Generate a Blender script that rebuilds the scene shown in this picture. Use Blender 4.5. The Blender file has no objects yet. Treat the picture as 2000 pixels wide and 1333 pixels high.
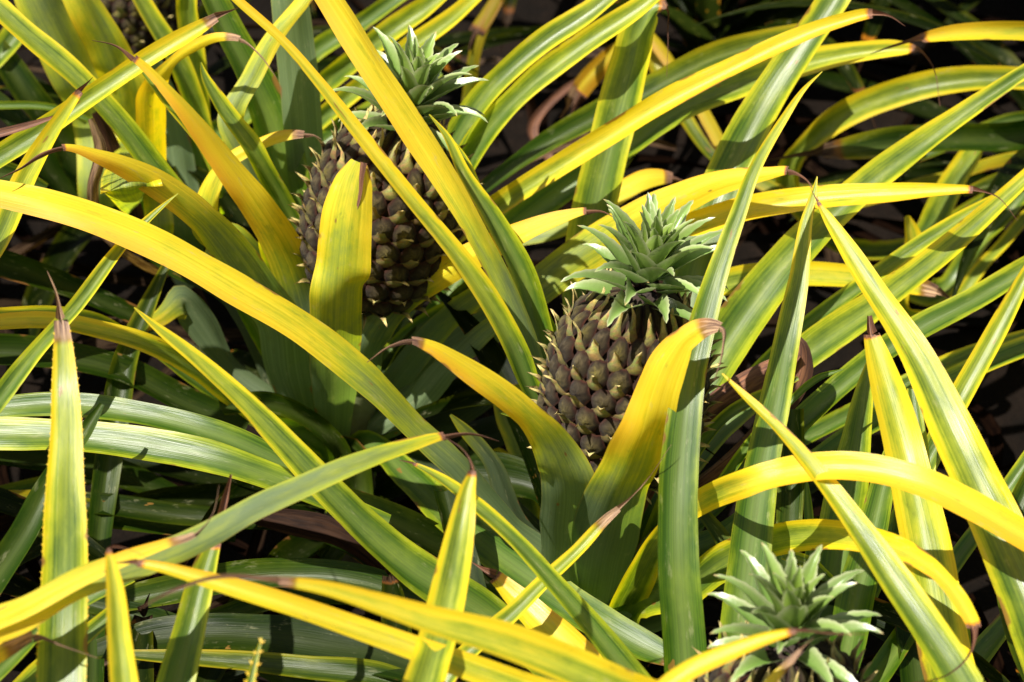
import bpy, math, random
from mathutils import Vector, Matrix, noise
random.seed(7)
S = bpy.context.scene
COL = S.collection
# ------------------------------------------------------------------ camera
PITCH = math.radians(36); CH = 1.52; LENS = 84.7
K = 36.0/LENS/2000.0                       # tangent per photo pixel
FWD = Vector((0, math.cos(PITCH), -math.sin(PITCH)))
UP = Vector((0, math.sin(PITCH), math.cos(PITCH)))
RIGHT = Vector((1, 0, 0))
CP = Vector((0, 0, CH))
def at(x, y, d):
    return CP + d*(FWD + (x-1000)*K*RIGHT - (y-666.5)*K*UP)
def proj(p):
    q = p-CP; d = q.dot(FWD)
    return (1000+q.dot(RIGHT)/d/K, 666.5-q.dot(UP)/d/K, d)
cam = bpy.data.objects.new('camera', bpy.data.cameras.new('camera')); COL.objects.link(cam)
cam.location = CP; cam.rotation_euler = (math.pi/2-PITCH, 0, 0)
cam.data.lens = LENS; cam.data.sensor_width = 36; cam.data.clip_end = 200; cam.data.clip_start = 0.05
cam.data.dof.use_dof = True; cam.data.dof.focus_distance = 1.86; cam.data.dof.aperture_fstop = 8
S.camera = cam
S.render.resolution_x = 1024; S.render.resolution_y = 682
S.view_settings.view_transform = 'Standard'; S.view_settings.look = 'None'
S.view_settings.exposure = EXPO = 1.2
# ------------------------------------------------------------------ light
SUN = Vector((-0.43, -0.22, 0.86)).normalized()
w = bpy.data.worlds.new('World'); S.world = w; w.use_nodes = True
nt = w.node_tree; bg = nt.nodes['Background']
sky = nt.nodes.new('ShaderNodeTexSky'); sky.sky_type = 'NISHITA'; sky.sun_disc = False
sky.sun_elevation = math.asin(SUN.z); sky.sun_rotation = math.atan2(SUN.x, SUN.y)
hs = nt.nodes.new('ShaderNodeHueSaturation'); hs.inputs['Saturation'].default_value = .35   # warm camera white balance
nt.links.new(sky.outputs[0], hs.inputs['Color']); nt.links.new(hs.outputs[0], bg.inputs[0]); bg.inputs[1].default_value = 0.05
sl = bpy.data.lights.new('sun', 'SUN'); sl.energy = 5; sl.angle = math.radians(0.5); sl.color = (1, 0.95, 0.86)
so = bpy.data.objects.new('sun', sl); COL.objects.link(so); so.rotation_euler = SUN.to_track_quat('Z', 'Y').to_euler()
so.location = (0, 0, 5)
# ------------------------------------------------------------------ materials
class NT:
    def __init__(s, name):
        s.m = bpy.data.materials.new(name); s.m.use_nodes = True
        s.t = s.m.node_tree; s.t.nodes.clear()
    def n(s, typ, **kw):
        o = s.t.nodes.new('ShaderNode'+typ)
        for k, v in kw.items():
            if k[0] == '_': setattr(o, k[1:], v)
        return o
    def l(s, a, b): s.t.links.new(a, b)
    def val(s, sock, v):
        if isinstance(v, (int, float)): sock.default_value = v
        elif isinstance(v, tuple): sock.default_value = (*v, 1) if len(sock.default_value) == 4 and len(v) == 3 else v
        else: s.l(v, sock)
    def math(s, op, a, b=0.0, c=0.0, clamp=False):
        o = s.n('Math'); o.operation = op; o.use_clamp = clamp
        s.val(o.inputs[0], a); s.val(o.inputs[1], b); s.val(o.inputs[2], c); return o.outputs[0]
    def mix(s, f, a, b, mode='MIX'):
        o = s.n('Mix'); o.data_type = 'RGBA'; o.blend_type = mode
        s.val(o.inputs[0], f); s.val(o.inputs[6], a); s.val(o.inputs[7], b); return o.outputs[2]
    def sm(s, v, a, b):
        o = s.n('MapRange'); o.interpolation_type = 'SMOOTHSTEP'
        s.val(o.inputs[0], v); s.val(o.inputs[1], a); s.val(o.inputs[2], b); return o.outputs[0]
    def noise(s, vec, scale, detail=3, rough=.55):
        o = s.n('TexNoise'); s.l(vec, o.inputs['Vector']); o.inputs['Scale'].default_value = scale
        o.inputs['Detail'].default_value = detail; o.inputs['Roughness'].default_value = rough; return o.outputs[0]
    def comb(s, x, y, z=0.0):
        o = s.n('CombineXYZ'); s.val(o.inputs[0], x); s.val(o.inputs[1], y); s.val(o.inputs[2], z); return o.outputs[0]

def leaf_material():
    g = NT('leaf')
    uv = g.n('UVMap'); uv.uv_map = 'UVMap'
    sep = g.n('SeparateXYZ'); g.l(uv.outputs[0], sep.inputs[0]); u, v = sep.outputs[0], sep.outputs[1]
    at_ = g.n('Attribute'); at_.attribute_name = 'lc'
    sc = g.n('SeparateColor'); g.l(at_.outputs['Color'], sc.inputs[0])
    yel, dry, rnd = sc.outputs[0], sc.outputs[1], sc.outputs[2]
    geo = g.n('NewGeometry'); back = geo.outputs['Backfacing']
    rz = g.math('MULTIPLY', rnd, 37.0)
    e = g.math('ABSOLUTE', g.math('SUBTRACT', g.math('MULTIPLY', u, 2.0), 1.0))
    strk = g.noise(g.comb(g.math('MULTIPLY', u, 26.0), g.math('MULTIPLY', v, 3.0), rz), 1.0, 4, .65)
    blot = g.noise(g.comb(g.math('MULTIPLY', u, 1.2), g.math('MULTIPLY', v, 14.0), rz), 1.0, 4, .6)
    fine = g.noise(g.comb(g.math('MULTIPLY', u, 90.0), g.math('MULTIPLY', v, 14.0), rz), 1.0, 2, .5)
    o3 = g.noise(g.comb(g.math('MULTIPLY', u, 5.0), g.math('MULTIPLY', v, 45.0), rz), 1.0, 5, .7)
    green = g.mix(g.sm(strk, .35, .7), (.026, .080, .002), (.070, .155, .004))
    green = g.mix(g.sm(blot, .45, .75), green, (.13, .205, .010))
    band = g.sm(e, .62, .0)                       # paler bluish bloom along the channel of the leaf
    green = g.mix(g.math('MULTIPLY', band, .28), green, (.20, .27, .05))
    gback = g.mix(g.sm(strk, .3, .7), (.13, .185, .085), (.19, .25, .13))
    green = g.mix(g.math('MULTIPLY', back, .85), green, gback)
    yellow = g.mix(g.sm(strk, .3, .75), (.74, .55, .008), (.88, .70, .028))
    ylime = g.mix(g.sm(strk, .3, .75), (.31, .39, .008), (.47, .50, .025))
    orange = g.mix(g.sm(blot, .3, .7), (.78, .38, .012), (.84, .48, .02))
    # margin turns yellow first
    edge = g.math('ADD', g.math('MULTIPLY', g.sm(e, .40, .95), g.math('MULTIPLY_ADD', back, -.6, .85)),
                  g.math('MULTIPLY', g.math('SUBTRACT', blot, .5), 1.3))
    yy = g.math('ADD', g.math('MULTIPLY', yel, 1.25), g.math('MULTIPLY', edge, g.math('ADD', g.math('MULTIPLY', yel, .9), .42)))
    yy = g.math('ADD', yy, g.math('ADD', g.math('MULTIPLY', g.math('SUBTRACT', strk, .5), .36), g.math('MULTIPLY', g.math('SUBTRACT', o3, .5), .5)))
    c = g.mix(g.sm(yy, .25, 1.0), green, ylime)
    c = g.mix(g.sm(yy, .72, 1.38), c, yellow)
    oo = g.math('ADD', g.math('ADD', g.math('SUBTRACT', yel, 1.08), g.math('MULTIPLY', g.math('MULTIPLY', g.math('SUBTRACT', u, .45), g.math('GREATER_THAN', yel, .6)), .9)), g.math('MULTIPLY', g.math('SUBTRACT', blot, .42), .8))
    c = g.mix(g.sm(oo, .05, .75), c, orange)
    c = g.mix(g.math('MULTIPLY', g.math('MULTIPLY', g.sm(e, .9, .0), .12), g.math('SUBTRACT', 1.0, back)), c, (.40, .44, .20))
    rim = g.math('MULTIPLY', g.sm(e, .93, .99), g.sm(yel, -.1, .5))
    c = g.mix(g.math('MULTIPLY', rim, .3), c, (.80, .50, .02))
    # sparse rust spots
    vor = g.n('TexVoronoi'); g.l(g.comb(g.math('MULTIPLY', u, 2.2), g.math('MULTIPLY', v, 26.0), rz), vor.inputs['Vector']); vor.inputs['Scale'].default_value = 1.3
    vs = g.n('SeparateColor'); g.l(vor.outputs['Color'], vs.inputs[0])
    spot = g.math('MULTIPLY', g.sm(vor.outputs['Distance'], .13, .07), g.math('GREATER_THAN', vs.outputs[0], .90))
    c = g.mix(g.math('MULTIPLY', spot, .8), c, (.22, .09, .02))
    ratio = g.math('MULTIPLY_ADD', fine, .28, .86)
    ratio = g.math('MULTIPLY', ratio, at_.outputs['Alpha'])  # canopy shade put into the colour, with the deeper green of old leaves
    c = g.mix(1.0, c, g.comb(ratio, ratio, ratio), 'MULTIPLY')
    # dust, scuffs and pale scars
    c = g.mix(g.math('MULTIPLY', g.sm(o3, .58, .72), .30), c, (.42, .40, .24))
    c = g.mix(g.math('MULTIPLY', g.sm(o3, .40, .30), .22), c, (.10, .11, .02))
    # browned, nibbled stretches of margin and larger blemishes
    mg = g.noise(g.comb(g.math('MULTIPLY', g.math('GREATER_THAN', u, .5), 7.0), g.math('MULTIPLY', v, 17.0), rz), 1.0, 3, .6)
    mm = g.math('MULTIPLY', g.sm(g.math('ADD', mg, g.math('MULTIPLY', e, .35)), .93, .99), g.sm(e, .75, .9))
    c = g.mix(g.math('MULTIPLY', mm, .85), c, (.24, .10, .03))
    bl = g.noise(g.comb(g.math('MULTIPLY', u, 3.0), g.math('MULTIPLY', v, 38.0), rz), 1.0, 2, .5)
    c = g.mix(g.math('MULTIPLY', g.sm(bl, .735, .76), .75), c, (.30, .15, .035))
    # dead tissue
    dn = g.noise(g.comb(g.math('MULTIPLY', u, 9.0), g.math('MULTIPLY', v, 30.0), rz), 1.0, 4, .6)
    dcol = g.mix(g.sm(dn, .35, .7), (.055, .018, .010), g.mix(g.sm(rnd, .3, .9), (.24, .10, .045), (.46, .29, .16))); dcol = g.mix(1.0, dcol, g.comb(at_.outputs['Alpha'], at_.outputs['Alpha'], at_.outputs['Alpha']), 'MULTIPLY')
    dmask = g.sm(g.math('ADD', dry, g.math('MULTIPLY', g.math('SUBTRACT', dn, .5), .9)), .3, .62)
    ring = g.math('MULTIPLY', g.sm(dry, .12, .4), g.math('SUBTRACT', 1.0, g.sm(dry, .6, .95)))
    c = g.mix(g.math('MULTIPLY', ring, .85), c, g.mix(g.math('GREATER_THAN', rnd, .5), (.62, .22, .015), (.20, .07, .02)))
    c = g.mix(dmask, c, dcol)
    p = g.n('BsdfPrincipled'); g.l(c, p.inputs['Base Color'])
    rough = g.math('MULTIPLY_ADD', strk, .3, .20); rough = g.math('ADD', rough, g.math('MULTIPLY', back, .18))
    rough = g.math('ADD', rough, g.math('MULTIPLY', dmask, .3)); g.l(rough, p.inputs['Roughness'])
    g.l(g.math('MULTIPLY_ADD', at_.outputs['Alpha'], .62, 0.0), p.inputs['Specular IOR Level'])
    p.inputs['Sheen Weight'].default_value = 0
    p.inputs['Sheen Roughness'].default_value = .4
    bmp = g.n('Bump'); bmp.inputs['Strength'].default_value = .32; bmp.inputs['Distance'].default_value = .0012
    hh = g.math('ADD', strk, g.math('MULTIPLY', g.math('SINE', g.math('MULTIPLY', u, 150.0)), .03))
    g.l(hh, bmp.inputs['Height']); g.l(bmp.outputs[0], p.inputs['Normal'])
    tr = g.n('BsdfTranslucent')
    tc = g.mix(1.0, c, g.mix(g.sm(yel, 0., .8), (1.55, 1.75, .45), (1.25, 1.12, .35)), 'MULTIPLY'); g.l(tc, tr.inputs[0])
    ms = g.n('MixShader'); g.val(ms.inputs[0], g.math('MULTIPLY_ADD', dmask, -.3, .5)); g.l(p.outputs[0], ms.inputs[1]); g.l(tr.outputs[0], ms.inputs[2])
    out = g.n('OutputMaterial'); g.l(ms.outputs[0], out.inputs[0]); return g.m

def attr_material(name, rough=.6, spec=.4, nscale=250, amt=.35, trans=0.0, bump=.4, sheen=0.0):
    g = NT(name)
    a = g.n('Attribute'); a.attribute_name = 'lc'
    tc = g.n('TexCoord'); n1 = g.noise(tc.outputs['Object'], nscale, 4, .7)
    k = g.math('MULTIPLY_ADD', n1, amt*2, 1-amt)
    c = g.mix(1.0, a.outputs['Color'], g.comb(k, k, k), 'MULTIPLY')
    p = g.n('BsdfPrincipled'); g.l(c, p.inputs['Base Color']); p.inputs['Roughness'].default_value = rough
    p.inputs['Specular IOR Level'].default_value = spec
    p.inputs['Sheen Weight'].default_value = sheen; p.inputs['Sheen Roughness'].default_value = .5
    b = g.n('Bump'); b.inputs['Strength'].default_value = bump; b.inputs['Distance'].default_value = .001
    g.l(g.noise(tc.outputs['Object'], nscale*2.4, 3, .7), b.inputs['Height']); g.l(b.outputs[0], p.inputs['Normal'])
    out = g.n('OutputMaterial')
    if trans:
        t = g.n('BsdfTranslucent'); g.l(c, t.inputs[0]); ms = g.n('MixShader'); ms.inputs[0].default_value = trans
        g.l(p.outputs[0], ms.inputs[1]); g.l(t.outputs[0], ms.inputs[2]); g.l(ms.outputs[0], out.inputs[0])
    else: g.l(p.outputs[0], out.inputs[0])
    return g.m

def soil_material():
    g = NT('soil'); tc = g.n('TexCoord'); o = tc.outputs['Object']
    a = g.noise(o, 9, 6, .65); b = g.noise(o, 60, 5, .7)
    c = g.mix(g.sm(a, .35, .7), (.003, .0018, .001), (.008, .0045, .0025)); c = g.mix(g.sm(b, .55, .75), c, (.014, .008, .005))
    p = g.n('BsdfPrincipled'); g.l(c, p.inputs['Base Color']); p.inputs['Roughness'].default_value = .95; p.inputs['Specular IOR Level'].default_value = .1
    bm = g.n('Bump'); bm.inputs['Distance'].default_value = .01; g.l(b, bm.inputs['Height']); g.l(bm.outputs[0], p.inputs['Normal'])
    out = g.n('OutputMaterial'); g.l(p.outputs[0], out.inputs[0]); return g.m
M_LEAF = leaf_material()
M_EYE = attr_material('fruit_skin', .7, .12, 1100, .9, 0, .8, .04)
M_CROWN = attr_material('crown_leaf', .34, .75, 120, .16, .3, .25, .0)
M_STALK = attr_material('stalk', .6, .4, 90, .3)
M_SOIL = soil_material()
# ------------------------------------------------------------------ helpers
def mesh_obj(name, verts, faces, cols, mat, parent=None, uvs=None, origin=None, smooth=True):
    if parent is not None:
        org = parent_world(parent)
    else: org = origin or Vector((0, 0, 0))
    me = bpy.data.meshes.new(name); me.from_pydata([tuple(Vector(v)-org) for v in verts], [], faces)
    ca = me.color_attributes.new('lc', 'FLOAT_COLOR', 'POINT')
    flat = []
    for c in cols: flat += [c[0], c[1], c[2], c[3] if len(c) > 3 else 1.0]
    ca.data.foreach_set('color', flat)
    if uvs:
        ul = me.uv_layers.new(name='UVMap'); f = [0.0]*(2*len(me.loops)); li = 0
        for l in me.loops:
            f[li] = uvs[l.vertex_index][0]; f[li+1] = uvs[l.vertex_index][1]; li += 2
        ul.data.foreach_set('uv', f)
    if smooth: me.polygons.foreach_set('use_smooth', [True]*len(me.polygons))
    me.materials.append(mat)
    o = bpy.data.objects.new(name, me); COL.objects.link(o)
    if parent is not None: o.parent = parent
    else: o.location = org
    return o
def parent_world(o):
    p = Vector(o.location)
    while o.parent: o = o.parent; p += o.location
    return p
def cr(p, n):      # catmull-rom through tuples, ~n samples, by chord length
    L = [0]
    for a, b in zip(p, p[1:]): L.append(L[-1]+max(1e-6, math.dist(a[:2], b[:2])))
    out = []
    for i in range(n):
        s = L[-1]*i/(n-1); k = 0
        while k < len(p)-2 and s > L[k+1]: k += 1
        t = (s-L[k])/(L[k+1]-L[k]); h = L[k+1]-L[k]
        def tan(j):
            if j == 0: return [(b-a)/(L[1]-L[0]) for a, b in zip(p[0], p[1])]
            if j == len(p)-1: return [(b-a)/(L[-1]-L[-2]) for a, b in zip(p[-2], p[-1])]
            d1 = L[j]-L[j-1]; d2 = L[j+1]-L[j]
            return [((b-a)/d1*d2+(c-b)/d2*d1)/(d1+d2) for a, b, c in zip(p[j-1], p[j], p[j+1])]
        m0, m1 = tan(k), tan(k+1); t2, t3 = t*t, t*t*t
        out.append(tuple((2*t3-3*t2+1)*a+(t3-2*t2+t)*h*x+(-2*t3+3*t2)*b+(t3-t2)*h*y for a, b, x, y in zip(p[k], p[k+1], m0, m1)))
    return out
def lerpl(vals, t):
    t = min(1, max(0, t))*(len(vals)-1); i = min(int(t), len(vals)-2) if len(vals) > 1 else 0
    return vals[0] if len(vals) == 1 else vals[i]+(vals[i+1]-vals[i])*(t-i)
NC = 9
def ribbon(pts, sides, norms, widths, cup, cut=None, teeth=0, yel=(0,), dryf=None, seed=0., wav=.0, shade_tone=1.):
    """list of mesh pieces (verts, faces, cols, uvs); cut = row where the dead tip starts"""
    n = len(pts); arc = [0]
    for a, b in zip(pts, pts[1:]): arc.append(arc[-1]+(b-a).length)
    def piece(i0, i1, dead):
        V, F, C, U = [], [], [], []
        for i in range(i0, i1+1):
            w = widths[i]*.5*((1-(.15+.5*((seed*7) % 1))*min(1, (arc[i]-arc[i0])/.012)) if dead else 1); t = arc[i]/arc[-1]; y = lerpl(yel, t); dd = 0.
            if cut is not None:
                dd = max(0., 1-(arc[cut]-arc[i])/(.004+.026*seed*seed)) if i < cut else 1.
            if dryf: dd = max(dd, dryf(t))
            for j in range(NC):
                u = -1+2*j/(NC-1); c = cup
                if dead: c = 1.3
                nz = noise.noise((arc[i]*14+seed*9, u*1.3, seed*31))
                off = c*w*(abs(u)**(1.35 if not dead else 1.7))-w*.10*math.exp(-(u*5)**2)*0 + wav*w*nz*(.4+abs(u))
                uu = u*(1-(.25 if dead else .06)*c)
                jit = 1+.05*noise.noise((arc[i]*25, u*.2+seed*3, 5.)) if not dead else 1+.35*noise.noise((arc[i]*70, u*.4+seed*3, 5.))
                V.append(pts[i]+sides[i]*(uu*w*jit)+norms[i]*off)
                C.append((y, dd, seed, shade_tone)); U.append((.5+.5*u, arc[i]+seed*5))
        r = i1-i0+1
        for i in range(r-1):
            for j in range(NC-1):
                a = i*NC+j; F.append((a, a+1, a+NC+1, a+NC))
        if teeth and not dead:
            nt_ = int(arc[i1]/.0065)
            for sgn, j in ((-1, 0), (1, NC-1)):
                for k in range(nt_):
                    s = (k+random.random()*.5)*.0065+.002
                    i = i0
                    while i < i1-1 and arc[i+1] < s: i += 1
                    f = (s-arc[i])/(max(1e-6, arc[i+1]-arc[i]))
                    if f > 1 or f < 0: continue
                    e0, e1 = V[(i-i0)*NC+j], V[(i-i0+1)*NC+j]; T = (e1-e0).normalized(); b = e0.lerp(e1, f)
                    out = sides[i]*sgn; h = teeth*random.uniform(.6, 1.2); q = len(V)
                    V.extend([b-T*.0012-out*.0006, b+T*.0012-out*.0006, b+out*h+T*h*.7])
                    y = C[(i-i0)*NC][0]
                    for _ in range(3): C.append((max(y, .7)+.2, .2, seed, shade_tone)); U.append((.99 if sgn > 0 else .01, arc[i]+seed*5))
                    F.append((q, q+1, q+2))
        return V, F, C, U
    if cut is None: return [piece(0, n-1, False)]
    return [piece(0, cut, False), piece(cut, n-1, True)]

PLANTS = {}
def plant(key, x, y, label, group='pineapple plants of the field'):
    o = bpy.data.objects.new('pineapple_plant', None); COL.objects.link(o); o.location = (x, y, 0); o.empty_display_size = .1
    o['label'] = label; o['category'] = 'pineapple plant'; o['group'] = group
    PLANTS[key] = o; return o
def base_ext(key, p0, p1, w0, ah):
    F = Vector(PLANTS[key].location); tgt = at(p0[0], p0[1], p0[3]); nx = at(p1[0], p1[1], p1[3])
    rad = Vector((tgt.x-F.x, tgt.y-F.y, 0)); r = rad.length; rad = rad.normalized() if r > 1e-4 else Vector((0, -1, 0))
    A = F+rad*min(.022, r)+Vector((0, 0, ah)); L = (tgt-A).length
    m1 = (nx-tgt).normalized()*L; m0 = (rad*.5+Vector((0, 0, .9))).normalized()*L
    out = []
    nseg = 2 if L < .12 else 4
    for i in range(nseg):
        t = i/nseg; t2, t3 = t*t, t*t*t
        q = (2*t3-3*t2+1)*A+(t3-2*t2+t)*m0+(-2*t3+3*t2)*tgt+(t3-t2)*m1
        x, y, d = proj(q); out.append((x, y, w0*(.75+.25*t)*p0[3]/d, d))
    return out
UPZ = Vector((0, 0, 1))
def leaf(key, spec, depths, flag='a', yel=(.1, .5, 1), dry=0, cup=None, k=.55, ext=True, name='leaf', label=None, alldry=False, ah=None, teeth=None, wav=.2, shade_tone=1., ws=1., parent=None):
    """spec: 'x,y,w x,y,w ...' from the foot to the tip, photo pixels; depths along it in metres"""
    cp = [tuple(float(q) for q in s.split(',')) for s in spec.split()]
    ex, ey, ew = cp[-1]; extra = 0
    if ew > 14 and (ex < 0 or ex > 2000 or ey < 0):          # the blade runs on to its tip beyond the frame
        dx, dy = ex-cp[-2][0], ey-cp[-2][1]; h = math.hypot(dx, dy); extra = 2
        cp += [(ex+dx/h*140, ey+dy/h*140+18, ew*.72), (ex+dx/h*290, ey+dy/h*290+80, 3)]
    L = [0]
    for a, b in zip(cp, cp[1:]): L.append(L[-1]+math.dist(a[:2], b[:2]))
    cp = [(*p, lerpl(depths, l/L[-1-extra])) for p, l in zip(cp, L)]
    Lvis = L[-1]; drylen = L[-1]-L[-1-dry] if dry else 0
    if ext: cp = base_ext(key, cp[0], cp[1], cp[0][2], ah if ah is not None else random.uniform(.09, .17))+cp
    tot = sum(math.dist(a[:2], b[:2]) for a, b in zip(cp, cp[1:]))
    n = int(max(24, min(150, tot/9)))
    sm = cr(cp, n)
    P = [at(s[0], s[1], s[3]) for s in sm]
    cutrow = None
    if dry:
        acc = 0; cutrow = n-2
        for i in range(n-2, 0, -1):
            acc += math.dist(sm[i][:2], sm[i+1][:2])
            if acc >= drylen: cutrow = i; break
    sgn = 1 if flag == 'a' else -1
    sides = []
    for i in range(n):
        T = (P[min(n-1, i+1)]-P[max(0, i-1)]).normalized(); V = (P[i]-CP).normalized()
        Pp = T.cross(V).normalized(); H = T.cross(UPZ)
        if H.length < .05: H = Pp.copy()
        H.normalize()
        if H.dot(Pp) < 0: H = -H
        kk = k*min(1, max(0, (H.dot(Pp)-.25)/.35))
        sd = Pp.lerp(H, kk); sd -= T*sd.dot(T); sides.append(sd.normalized())
    for _ in range(4):
        sides = [(sides[max(0, i-1)]+sides[i]+sides[min(n-1, i+1)]).normalized() for i in range(n)]
    N, W = [], []
    seed = random.random()
    for i in range(n):                 # slow natural twist
        T = (P[min(n-1, i+1)]-P[max(0, i-1)]).normalized()
        sides[i] = Matrix.Rotation(.16*noise.noise((i*.035, seed*50, 2.)), 3, T) @ sides[i]
    for i in range(n):
        T = (P[min(n-1, i+1)]-P[max(0, i-1)]).normalized(); V = (P[i]-CP).normalized(); sd = sides[i]-T*sides[i].dot(T); sd.normalize(); sides[i] = sd
        nn = sd.cross(T)
        if nn.dot(-V)*sgn < 0: nn = -nn
        N.append(nn)
        f = abs(sd.dot(T.cross(V).normalized()))
        a_, b_ = sm[max(0, i-2)], sm[min(n-1, i+2)]; dx, dy = abs(b_[0]-a_[0]), abs(b_[1]-a_[1])
        W.append(max(1.2, sm[i][2]*ws*max(dx, dy)/math.hypot(dx, dy))*K*sm[i][3]/max(.45, f)*.99)
    vis0 = 1-Lvis/tot
    yl = [lerpl(yel, max(0, (q/40-vis0)/(1-vis0))) for q in range(41)]
    # faces must show their front on the upper (adaxial) side
    T0 = (P[1]-P[0]).normalized()
    if sides[0].cross(T0).dot(N[0]) < 0: sides = [-s for s in sides]
    c = cup if cup is not None else (.56 if flag == 'a' else .30)
    pc = ribbon(P, sides, N, W, c, cutrow, 0 if teeth is None else teeth, yl, (lambda t: 1.) if alldry else None, seed, wav, shade_tone)
    o = mesh_obj(name, pc[0][0], pc[0][1], pc[0][2], M_LEAF, parent or PLANTS[key], pc[0][3])
    if label: o['label'] = label
    if len(pc) > 1:
        q = mesh_obj('dry_tip', pc[1][0], pc[1][1], pc[1][2], M_LEAF, o, pc[1][3])
    return o
def free_leaf(key, az, length, el0, bend, width, yel, h0=.1, dead=False, roll=0., cup=.38, r0=.02, shade_tone=1.):
    """a leaf generated in the plant's own frame"""
    n = 22; F = Vector(PLANTS[key].location); rad = Vector((math.sin(az), math.cos(az), 0))
    p = F+rad*r0+Vector((0, 0, h0)); P = [p.copy()]; el = el0; st = length/n; side0 = Vector((rad.y, -rad.x, 0)); az2 = az
    for i in range(n):
        az2 += roll/n; rr = Vector((math.sin(az2), math.cos(az2), 0))
        p = p+(rr*math.cos(el)+UPZ*math.sin(el))*st
        if p.z < .012: p.z = .012+.01*random.random()
        el -= bend/n*(.5+1.2*i/n); P.append(p.copy())
    sides, N, W = [], [], []
    for i in range(n+1):
        T = (P[min(n, i+1)]-P[max(0, i-1)]).normalized(); sd = (side0-T*side0.dot(T)).normalized(); sides.append(sd)
        t = i/n; nn = sd.cross(T)
        N.append(nn if nn.dot(rad*-math.sin(el0)+UPZ*.5) > 0 or nn.z > 0 else -nn); W.append(width*(1.0-.12*t-.1*(1-t))*max(.04, (1-t**3.2)))
    if sides[0].cross((P[1]-P[0]).normalized()).dot(N[0]) < 0: sides = [-s for s in sides]
    seed = random.random(); cut = 19 if (not dead and random.random() < .6) else None
    pc = ribbon(P, sides, N, W, cup, cut, 0, yel, (lambda t: 1.) if dead else None, seed, .5 if dead else .15, shade_tone)
    o = mesh_obj('dead_leaf' if dead else 'leaf', pc[0][0], pc[0][1], pc[0][2], M_LEAF, PLANTS[key], pc[0][3])
    if len(pc) > 1: mesh_obj('dry_tip', pc[1][0], pc[1][1], pc[1][2], M_LEAF, o, pc[1][3])
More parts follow.
